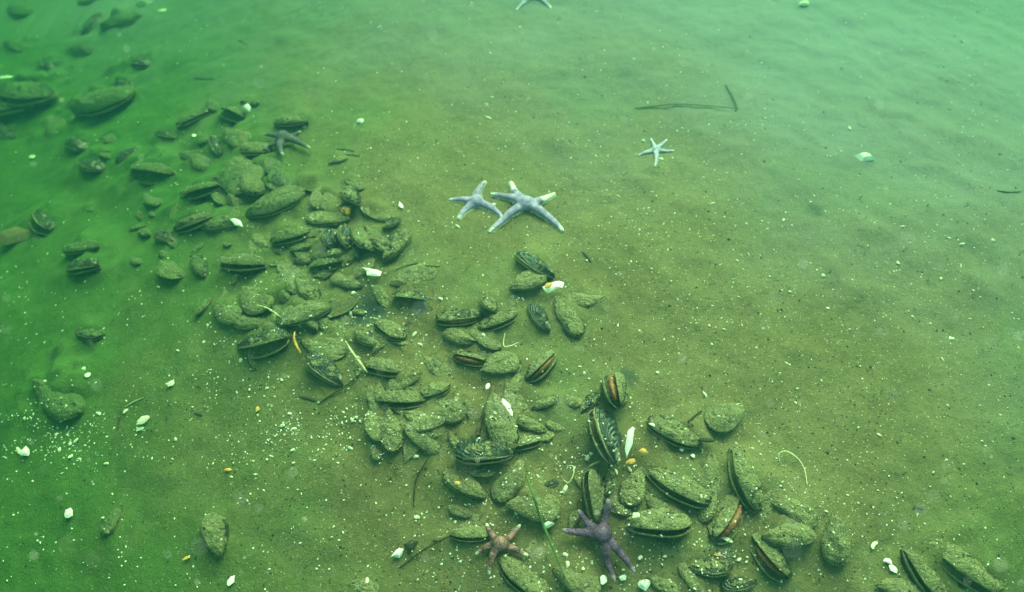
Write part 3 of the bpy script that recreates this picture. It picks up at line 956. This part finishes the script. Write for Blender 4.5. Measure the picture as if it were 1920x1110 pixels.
starfish(937, 1026, [(892, 1045), (912, 986), (976, 988), (990, 1047), (917, 1083)], 0.0085, M['star_mottled'],
         'small brown and grey mottled starfish in the foreground beside the purple one', lift=0.010, bend=0.10, tiplift=0.008)


# ------------------------------------------------------------------ strands, stems, grass
def strand(name, pix, rad, mat, label, cat, flat=1.0, lifts=None, k=6, taper=True):
    pts = []
    for i, (x, y) in enumerate(pix):
        p = at(x, y)
        p.z += (rad * 0.9 * flat) + (lifts[i] if lifts else 0.0)
        pts.append(p)
    o0 = pts[0].copy()
    path = smooth_path([p - o0 for p in pts], k)
    n = len(path)
    rr = [rad * ((1 - 0.55 * abs(2 * i / (n - 1) - 1) ** 2) if taper else 1) * random.uniform(.88, 1.1) for i in range(n)]
    v, f = tube_data(path, rr, flat, 8)
    o = obj(name, mesh_from(name, v, f), mat)
    o.location = o0
    tag(o, label, cat)
    return o


eg = strand('eelgrass_leaf', [(1190, 204), (1225, 201), (1270, 198), (1325, 201), (1382, 207)], 0.0024, M['eel'],
            'long dead eelgrass leaf with a bent tip on the open mud', 'eelgrass', 0.35, [.001, .002, .003, .003, .003], 8)
p0 = at(1382, 207); p0.z += .003
tp = [p0, at(1376, 190) + Vector((0, 0, .004)), at(1360, 160) + Vector((0, 0, .003))]
v, f = tube_data(smooth_path([p - eg.location for p in tp], 6), 0.0013, 0.5, 6)
obj('bent_tip', mesh_from('bent_tip', v, f), M['eel'], eg)
strand('eelgrass_leaf', [(987, 905), (1000, 945), (1015, 990), (1036, 1040), (1058, 1092)], 0.0019, M['green'],
       'thin green eelgrass leaf between the two foreground starfish', 'eelgrass', 0.5, [.02, .022, .02, .02, .015], 8)
strand('strand', [(812, 852), (795, 876), (781, 900), (777, 926), (776, 951)], 0.0012, M['debris'],
       'curved black strand hanging below the left fringe of the bed', 'strand', 1, [.008, .004, .002, .001, 0])
strand('twig', [(748, 1066), (785, 1040), (820, 1021), (856, 1005)], 0.0012, M['twig'],
       'long straight twig reaching the mussel under the mottled starfish', 'twig', 1, [0, .003, .006, .010])
strand('twig', [(600, 756), (625, 740), (655, 722), (682, 698)], 0.0013, M['twig'],
       'thin twig beside the mussel with the bright reflection', 'twig', 1, [0, .002, .003, .003])
strand('stem', [(925, 738), (918, 760), (908, 785), (899, 806), (896, 822)], 0.0034, M['stem'],
       'brown broken stem lying against the tall silted mussel', 'stem', .8, [.016, .014, .012, .008, .004], taper=False)
strand('tube_worm_case', [(650, 650), (663, 670), (677, 688), (690, 703)], 0.0024, M['tube'],
       'pale knobbly worm tube between the large silted shell and the dark ragged slit', 'worm tube', 1, [.012, .01, .008, .004])
strand('yellow_sliver', [(556, 632), (555, 645), (559, 658), (566, 668)], 0.0023, M['yellow'],
       'bright yellow curved sliver in the left of the bed', 'shell sliver', .7, [.012, .014, .012, .006])
strand('thread', [(1462, 868), (1459, 854), (1472, 852), (1493, 866), (1506, 885), (1513, 912)], 0.0008, M['thread'],
       'white crooked thread on mud at the right of the bed', 'thread', 1, [0, .004, .008, .008, .006, .002])
strand('thread', [(947, 628), (944, 645), (946, 653), (957, 652), (972, 644)], 0.0008, M['thread'],
       'small white hook-shaped thread below the two-lipped gaping mussel', 'thread', 1, [.004, .004, .004, .004, .002])
strand('thread', [(1063, 876), (1074, 877), (1075, 892), (1066, 908), (1056, 901)], 0.0008, M['thread'],
       'yellowish curl of thread next to the tiny dark husk', 'thread', 1, [.002, .004, .004, .004, .002])
strand('twig', [(1096, 884), (1112, 876), (1124, 872)], 0.0013, M['tube'],
       'short pale stick left of the biggest black mussel\'s beak', 'twig', 1, [.004, .008, .01])
strand('twig', [(221, 806), (224, 786), (227, 768)], 0.0016, M['twig'],
       'short dark stick lying in line with the view in the left foreground', 'twig')
strand('twig', [(234, 764), (252, 754), (270, 746)], 0.0011, M['tube'],
       'thin pale straw behind the short dark stick', 'twig')
strand('twig', [(742, 506), (765, 498), (784, 495), (800, 499), (824, 500)], 0.0010, M['twig'],
       'wavy dark rootlet above the long low silted shell', 'twig')
strand('twig', [(1290, 792), (1303, 780), (1316, 770)], 0.0016, M['twig'],
       'short dark twig between the lone oval shell and the white-tipped mussel', 'twig')
strand('husk', [(1308, 832), (1320, 833), (1336, 833)], 0.0040, M['debris'],
       'small dark husk at the white-tipped beak', 'husk', .6, [.008, .010, .008])
strand('twig', [(1868, 358), (1890, 361), (1914, 360)], 0.0014, M['eel'],
       'dark sliver of leaf near the right margin', 'eelgrass')
strand('twig', [(362, 146), (380, 149), (402, 149)], 0.0014, M['eel'],
       'dark sliver of leaf on the far silt beyond the bed', 'eelgrass')
strand('twig', [(488, 588), (510, 597), (532, 610)], 0.0018, M['tube'],
       'pale branch lying over the mussels left of the chip-strewn one', 'twig', 1, [.02, .022, .018])
strand('twig', [(446, 80), (449, 76), (462, 84)], 0.0014, M['eel'],
       'tiny bent dark leaf scrap alone on far mud', 'eelgrass')
for (x, y, l, a, lab) in [(577, 748, 34, -15, 'dull green-black scrap of leaf in front of the plump shiny mussel'),
                          (1100, 482, 26, -50, 'dark short scrap of leaf right of the outermost dark mussel'),
                          (648, 282, 34, -8, 'dark crumb of leaf right of the grey starfish'),
                          (660, 292, 30, -5, 'longer dark crumb near the leaf crumb by the grey starfish'),
                          (1722, 953, 20, -15, 'black seed-like crumb on the bare mud at the lower right'),
                          (372, 777, 16, -20, 'black crumb on the left foreground mud')]:
    dx, dy = math.cos(R(a)) * l / 2, -math.sin(R(a)) * l / 2
    strand('leaf_scrap', [(x - dx, y - dy), (x, y - 1), (x + dx, y + dy)], 0.0022 if l < 40 else .003, M['debris'], lab, 'leaf scrap', .4)


# ------------------------------------------------------------------ shells and chips
def flake_mesh(seed, n=9, curve=0.25, elong=1.5, thick=0.14):
    r = random.Random(seed)
    V, F = [], []
    ang = [i * 6.283 / n + r.uniform(-.25, .25) for i in range(n)]
    out = [(math.cos(a) * .5 * elong * r.uniform(.55, 1.1), math.sin(a) * .5 * r.uniform(.5, 1.1)) for a in ang]
    rings = [0.0, .55, 1.0]
    for top in (1, 0):
        V.append((0, 0, curve * .5 + (thick if top else 0)))
        for s in rings[1:]:
            for (x, y) in out:
                V.append((x * s, y * s, curve * .5 * (1 - s * s) + (thick * (1 - .5 * s * s) if top else 0)))
    m = 1 + 2 * n
    for b, flip in ((0, False), (m, True)):
        for i in range(n):
            j = (i + 1) % n
            t = (b, b + 1 + i, b + 1 + j); q = (b + 1 + i, b + 1 + n + i, b + 1 + n + j, b + 1 + j)
            F.append(tuple(reversed(t)) if flip else t); F.append(tuple(reversed(q)) if flip else q)
    for i in range(n):
        j = (i + 1) % n
        F.append((1 + n + i, m + 1 + n + i, m + 1 + n + j, 1 + n + j))
    return V, F


def chip(px, py, ln, ang, mat, label, seed, elong=1.5, lift=0.0, tilt=(0, 0), curve=.3, name='shell_chip', cat='shell chip'):
    c = at(px, py)
    a = R(ang)
    q = at(px + math.cos(a) * ln / 2, py - math.sin(a) * ln / 2)
    d = q - c
    L = ln * (c - Vector((0, 0, CAM_H))).length / FPX * (1.0 + 0.25 * math.sin(a) ** 2) / elong * (1.35 if px in (702, 1621) else 0.95) * (0.62 if mat is M['yellow'] else 0.85)
    v, f = flake_mesh(seed, 7 if elong < 2 else 9, curve * .8, elong, .04)
    o = obj(name, mesh_from(name, v, f, False), mat)
    o.location = (c.x, c.y, c.z + lift)
    o.scale = (L, L, L)
    o.rotation_euler = (R(tilt[0]), R(tilt[1]), math.atan2(d.y, d.x))
    tag(o, label, cat)
    return o


chip(702, 519, 44, -14, M['pearl'], 'brilliant white shell sliver, brightest thing in the bed', 1, 2.6, .010, (8, 0))
chip(467, 212, 34, -55, M['pearl'], 'white triangular shard standing by the open silvery mussel', 2, 1.9, .012, (40, 0))
chip(676, 229, 18, 40, M['pearl'], 'white pebble-like shell on open mud left of the touching starfish pair', 3, 1.2, .002, (10, 0), .7)
chip(1621, 296, 30, -15, M['pearl'], 'white shell far out on the empty right side', 4, 1.3, .002, (5, 0), .7)
chip(448, 426, 44, -28, M['pearl'], 'white sliver of shell at the end of the slab-like mussel', 5, 2.6, .012, (12, 0))
chip(1035, 549, 62, 18, M['pearl'], 'cream pointed shell with a yellow patch right of the round-ended mussel', 6, 2.4, .014, (18, 0))
chip(1028, 552, 34, 25, M['yellow'], 'yellow flake on the cream pointed shell', 16, 1.7, .022, (18, 0))
chip(952, 776, 50, -60, M['pearl'], 'white sliver of shell under the leaning silted slab', 7, 2.6, .014, (10, 0))
chip(1177, 838, 62, 78, M['pearl'], 'upright white valve right of the biggest black mussel', 8, 2.7, .020, (0, -20))
chip(1204, 854, 34, 10, M['yellow'], 'yellow broken flake right of the upright white valve', 9, 1.5, .012, (14, 0))
chip(1180, 872, 40, 20, M['yellow'], 'long yellow splinter under the upright white valve', 10, 2.6, .010, (10, 0))
chip(483, 768, 20, 90, M['yellow'], 'yellow chip upright on mud at the left of the bed', 11, 1.3, .002)
chip(428, 882, 24, 5, M['yellow'], 'yellow chip lying flat on the left foreground mud', 12, 1.4, .002)
chip(1026, 985, 32, 60, M['pearl'], 'cream curled shell left of the purple starfish arm', 13, 1.2, .006, (15, 0), .8)
chip(130, 965, 22, 80, M['pearl'], 'big white chip alone in the dark left foreground', 14, 1.2, .004, (10, 0), .5)
chip(49, 850, 22, 80, M['pearl'], 'big white chip at the left margin among pale grit', 15, 1.2, .004, (10, 0), .5)
chip(1664, 1054, 22, -10, M['pearl'], 'white chip upper of two touching in the right foreground', 17, 1.5, .003)
chip(1674, 1069, 20, -45, M['pearl'], 'white chip lower of two touching in the right foreground', 18, 1.4, .003)
chip(1637, 1023, 26, 50, M['chip'], 'white oblong splinter behind the two touching chips', 19, 2.4, .003)
chip(1206, 1098, 34, 20, M['pearl'], 'round cream shell at the near edge by the purple starfish', 20, 1.15, .006, (0, 0), .8)
chip(1166, 1086, 18, 60, M['pearl'], 'white chip by the tips of the purple starfish\'s arms', 21, 1.3, .006)
chip(1131, 1089, 20, 70, M['pearl'], 'white chip between the eelgrass and the purple starfish', 22, 1.3, .006)
chip(1200, 1046, 18, 50, M['chip'], 'white flake right of the purple starfish on bare mud', 23, 1.6, .002)
chip(747, 1040, 30, 40, M['pearl'], 'cream crescent shell beside the bluish green shell piece', 24, 1.5, .004, (18, 0), .8)
chip(770, 1024, 34, 30, M['debris'], 'bluish green-black shell piece crossed by the long twig', 25, 1.2, .004, (8, 0), .5)
chip(1278, 800 + 45, 0.1 + 14, 0, M['pearl'], 'white chip under the lips of the white-tipped mussel', 26, 1.2, .004)
chip(1298, 857, 13, 0, M['pearl'], 'white chip right of another under the white-tipped mussel', 27, 1.2, .004)
chip(1222, 803, 18, -10, M['pearl'], 'white chip at the far end of the white-tipped mussel', 28, 1.4, .010)
chip(270, 8, 38, 20, M['chip_silt'], 'cream round shell cut by the far edge', 29, 1.15, .006, (10, 0), .8)
chip(305, 20, 18, 10, M['chip'], 'white chip right of the cream round shell', 30, 1.5, .002)
chip(22, 166, 34, -12, M['pearl'], 'white sliver on the upper rim of the large dark left mussel', 31, 3.0, .035)
chip(164, 704, 18, 10, M['pearl'], 'white chip alone behind the hump in the left foreground', 32, 1.4, .002)
chip(322, 721, 20, 40, M['chip_silt'], 'cream chip on mud between the hump and the bed', 33, 1.2, .003)
chip(272, 790, 38, 40, M['chip_silt'], 'pale elongated shell piece in the left foreground', 34, 2.6, .006, (20, 0))
chip(264, 806, 26, 35, M['chip_silt'], 'pale splinter in front of the elongated shell piece', 35, 3.0, .002, (10, 0))
chip(434, 1089, 22, 60, M['pearl'], 'white chip near the bottom left, beyond the orange-tipped mussel', 36, 1.6, .002)
chip(410, 1040, 24, 70, M['yellow'], 'orange tip flake at the end of the upright-lying mussel', 37, 1.8, .006)
chip(351, 1048, 28, 40, M['yellow'], 'orange-edged husk left of the upright-lying mussel', 38, 3.0, .004)
chip(1506, 9, 34, 10, M['chip'], 'pale scrap of shell at the far edge of the open mud', 39, 1.7, .004, (10, 0), .6)
chip(62, 295, 16, 10, M['chip_silt'], 'cream speck of shell alone at the left behind the flat round shell', 40, 1.2, .003)
chip(364, 256, 14, -20, M['pearl'], 'white chip below the climbing-slit mussel', 41, 1.4, .003)
chip(752, 388, 26, -65, M['pearl'], 'white squiggle of shell right of the heap', 42, 3.0, .004)
chip(915, 715 + 16, 18, 75, M['pearl'], 'white oval chip at the head of the brown stem', 43, 1.7, .010)
chip(907, 631, 12, 45, M['pearl'], 'round white chip below the two-lipped gaping mussel', 44, 1.1, .004, (0, 0), .8)
chip(1552, 578, 10, 0, M['pearl'], 'white chip on the bare middle of the right side', 45, 1.3, .001)
chip(1783, 635, 13, 0, M['pearl'], 'white chip on bare mud near the right margin', 46, 1.3, .001)
chip(860, 930 - 12, 22, 5, M['yellow'], 'yellow spot of shell on the black-toothed mussel', 47, 1.4, .020)
chip(1385 - 40, 1042, 34, -12, M['yellow'], 'pale yellow splinter left of the pinkish open mussel', 48, 3.2, .003)
chip(1360, 1012, 34, -25, M['chip_silt'], 'cream splinter in front of the open reddish mussel', 49, 3.0, .003)
chip(1188, 996 - 12, 22, 30, M['chip'], 'white flake on the left lip of the fat smiling mussel', 50, 1.6, .03)
# the flat round silted shell at the left, and the orange sea squirt
cc = chip(30, 444, 78, 20, M['lump'], 'flat round silted shell at the left margin', 60, 1.15, .006, (0, 0), .35, 'flat_shell', 'shell')
p = at(652, 405)
import bmesh as _bm
b = _bm.new(); _bm.ops.create_icosphere(b, subdivisions=3, radius=0.0095)
for v in b.verts:
    n_ = 1 + .18 * math.sin(v.co.x * 700 + 1) * math.sin(v.co.y * 600) + .1 * math.sin(v.co.z * 900)
    v.co *= n_
    v.co.z *= .85
    if v.co.x > .0065: v.co.x -= (v.co.x - .0065) * 1.6
mm = bpy.data.meshes.new('sea_squirt'); b.to_mesh(mm); b.free()
mm.polygons.foreach_set('use_smooth', [True] * len(mm.polygons))
sq = obj('sea_squirt', mm, M['yellow']); sq.location = (p.x, p.y, p.z + .012)
tag(sq, 'orange sea squirt on the end of a silted mussel in the heap', 'sea squirt')

# ------------------------------------------------------------------ loose white flecks: the largest as things, the rest as grit
def density(x, y):
    """Where the photograph has most pale flecks."""
    d = 0.30
    for (cx, cy, sx, sy, k) in ((90, 825, 110, 45, 7.5), (50, 560, 120, 50, 1.2), (330, 740, 160, 80, 1.2), (590, 800, 110, 50, 5), (690, 800, 60, 40, 4), (830, 800, 90, 60, 2.5), (560, 600, 180, 100, 1.6), (720, 640, 120, 70, 2.0),
                                (480, 850, 90, 50, 2), (1120, 840, 160, 120, 1.6), (1150, 1030, 260, 90, 2.0), (1480, 960, 160, 90, 1.4), (560, 420, 200, 110, 1.2), (1330, 520, 160, 120, .8), (1750, 400, 160, 120, .6),
                                (1080, 460, 160, 100, .8), (860, 250, 130, 60, .5), (1300, 260, 160, 60, .6), (120, 60, 200, 90, .8), (960, 970, 150, 60, 1.5), (1250, 380, 200, 60, .7)):
        d += k * math.exp(-((x - cx) / sx) ** 2 - ((y - cy) / sy) ** 2)
    return d


def rand_pix():
    while True:
        x, y = random.uniform(-60, 1980), random.uniform(-30, 1150)
        cl = float(fbm(np.array(x / 42.0), np.array(y / 26.0), 91, 3))
        if random.random() * 9.0 < density(x, y) * max(0.08, 1.0 + 2.6 * cl):
            return x, y


FL = []
for s in range(6):
    v, f = flake_mesh(200 + s, 7, .35, random.Random(s).uniform(1.1, 2.0), .18)
    m_ = mesh_from('shell_fleck', v, f, False)
    m_.materials.append(M['chip'] if s % 3 else M['chip_silt'])
    FL.append(m_)
NF = 280
for i in range(NF):
    x, y = rand_pix()
    p = at(x, y)
    sz = 0.0026 + 0.0062 * random.random() ** 3
    o = bpy.data.objects.new('shell_fleck', FL[i % 6]); COL.objects.link(o)
    o.location = (p.x, p.y, p.z + .0004)
    o.scale = (sz, sz, sz)
    o.rotation_euler = (random.gauss(0, .3), random.gauss(0, .3), random.uniform(0, 6.28))
    tag(o, 'tiny white fleck of broken shell scattered on the silt', 'shell fleck', 'tiny white shell flecks on the silt')

V, F = [], []
base = [flake_mesh(300 + s, 5, .3, 1.4, .25) for s in range(5)]
bpy.context.view_layer.update()
DG = bpy.context.evaluated_depsgraph_get()
def grit(nn, smin, smax, seed, mat, name, dens=True):
    random.seed(seed)
    V, F = [], []
    for i in range(nn):
        if dens and random.random() < .86: x, y = rand_pix()
        else: x, y = random.uniform(-60, 1980), random.uniform(-30, 1150)
        p = at(x, y)
        hit, hp, hn, _i, ho, _m = S.ray_cast(DG, (p.x, p.y, p.z + 0.25), (0, 0, -1))
        if hit:
            if ho.name.startswith('starfish') or hn.z < .35: continue
            p = hp
        sz = smin + (smax - smin) * random.random() ** 4
        mt = Matrix.Translation(p) @ Matrix.Rotation(random.uniform(0, 6.28), 4, 'Z') @ Matrix.Rotation(random.gauss(0, .4), 4, 'X') @ Matrix.Scale(sz, 4)
        v, f = base[i % 5]
        b0 = len(V)
        V += [mt @ Vector(q) for q in v]
        F += [tuple(b0 + k for k in q) for q in f]
    o = obj(name, mesh_from(name, V, F, False), mat)
    o['kind'] = 'stuff'
    o['label'] = {'shell_grit': 'fine white shell grit scattered over the mud', 'dark_crumbs': 'fine dark plant crumbs scattered over the mud'}[name]
    return o
grit(10000, 0.0006, 0.0042, 5, M['grit'], 'shell_grit')
grit(3600, 0.0009, 0.0045, 6, M['debris'], 'dark_crumbs', False)

# ------------------------------------------------------------------ fibres among the shells, and matter adrift in the water
random.seed(31)
V, F = [], []
for i in range(420):
    t = random.random()
    x, y = 360 + 700 * t + random.gauss(0, 110), 300 + 680 * t + random.gauss(0, 70)
    if random.random() < .3: x, y = random.uniform(0, 1920), random.uniform(0, 1110)
    p = at(x, y)
    hit, hp, hn, _i, ho, _m = S.ray_cast(DG, (p.x, p.y, p.z + 0.25), (0, 0, -1))
    if not hit or ho.name.startswith('starfish'): continue
    a = random.uniform(0, 6.28); l = random.uniform(.006, .022); r = random.uniform(.00025, .0005)
    pts = [hp + Vector((math.cos(a + random.gauss(0, .5)) * l * q, math.sin(a + random.gauss(0, .5)) * l * q, .0006 + random.uniform(0, .003))) for q in (0, .33, .66, 1)]
    v, f = tube_data(pts, [r, r, r * .9, r * .5], 1, 4, len(V))
    V += v; F += f
fb = obj('plant_fibres', mesh_from('plant_fibres', V, F), M['twig']); fb['kind'] = 'stuff'
fb['label'] = 'fine dark fibres and byssus threads strewn among the shells'
V, F = [], []
for i in range(650):
    x, y = random.uniform(-100, 2020), random.uniform(-60, 1170)
    g = at(x, y); e = Vector((0, 0, CAM_H))
    p = e.lerp(g, random.uniform(.22, .97))
    s_ = random.uniform(.0004, .0014)
    v, f = base[i % 5]
    mt = Matrix.Translation(p) @ Matrix.Rotation(random.uniform(0, 6.28), 4, (random.random(), random.random(), .3)) @ Matrix.Scale(s_ * 1.3, 4)
    b0 = len(V); V += [mt @ Vector(q) for q in v]; F += [tuple(b0 + k for k in q) for q in f]
sn = obj('drifting_specks', mesh_from('drifting_specks', V, F, False), M['grit']); sn['kind'] = 'stuff'
sn['label'] = 'pale specks of matter adrift in the water'

# ------------------------------------------------------------------ the water
hb = _bm.new(); _bm.ops.create_cube(hb, size=1.0)
hm = bpy.data.meshes.new('haze'); hb.to_mesh(hm); hb.free()
zlo = float(Z.min()) - 1.0
haze = obj('haze', hm, None)
haze.scale = (16, 16, CAM_H + 0.12 - zlo)
haze.location = (0, 2, (CAM_H + 0.12 + zlo) / 2)
haze['kind'] = 'stuff'
haze['label'] = 'green turbid sea water'
m, nt = new_mat('green_water')
pv = nt.nodes.new('ShaderNodeVolumePrincipled')
pv.inputs['Density'].default_value = 0.95
pv.inputs['Color'].default_value = (0.017, 0.072, 0.090, 1)
pv.inputs['Absorption Color'].default_value = (0.33, 0.68, 0.26, 1)
pv.inputs['Anisotropy'].default_value = 0.74
mo = nt.nodes.new('ShaderNodeOutputMaterial')
nt.links.new(pv.outputs[0], mo.inputs['Volume'])
hm.materials.append(m)
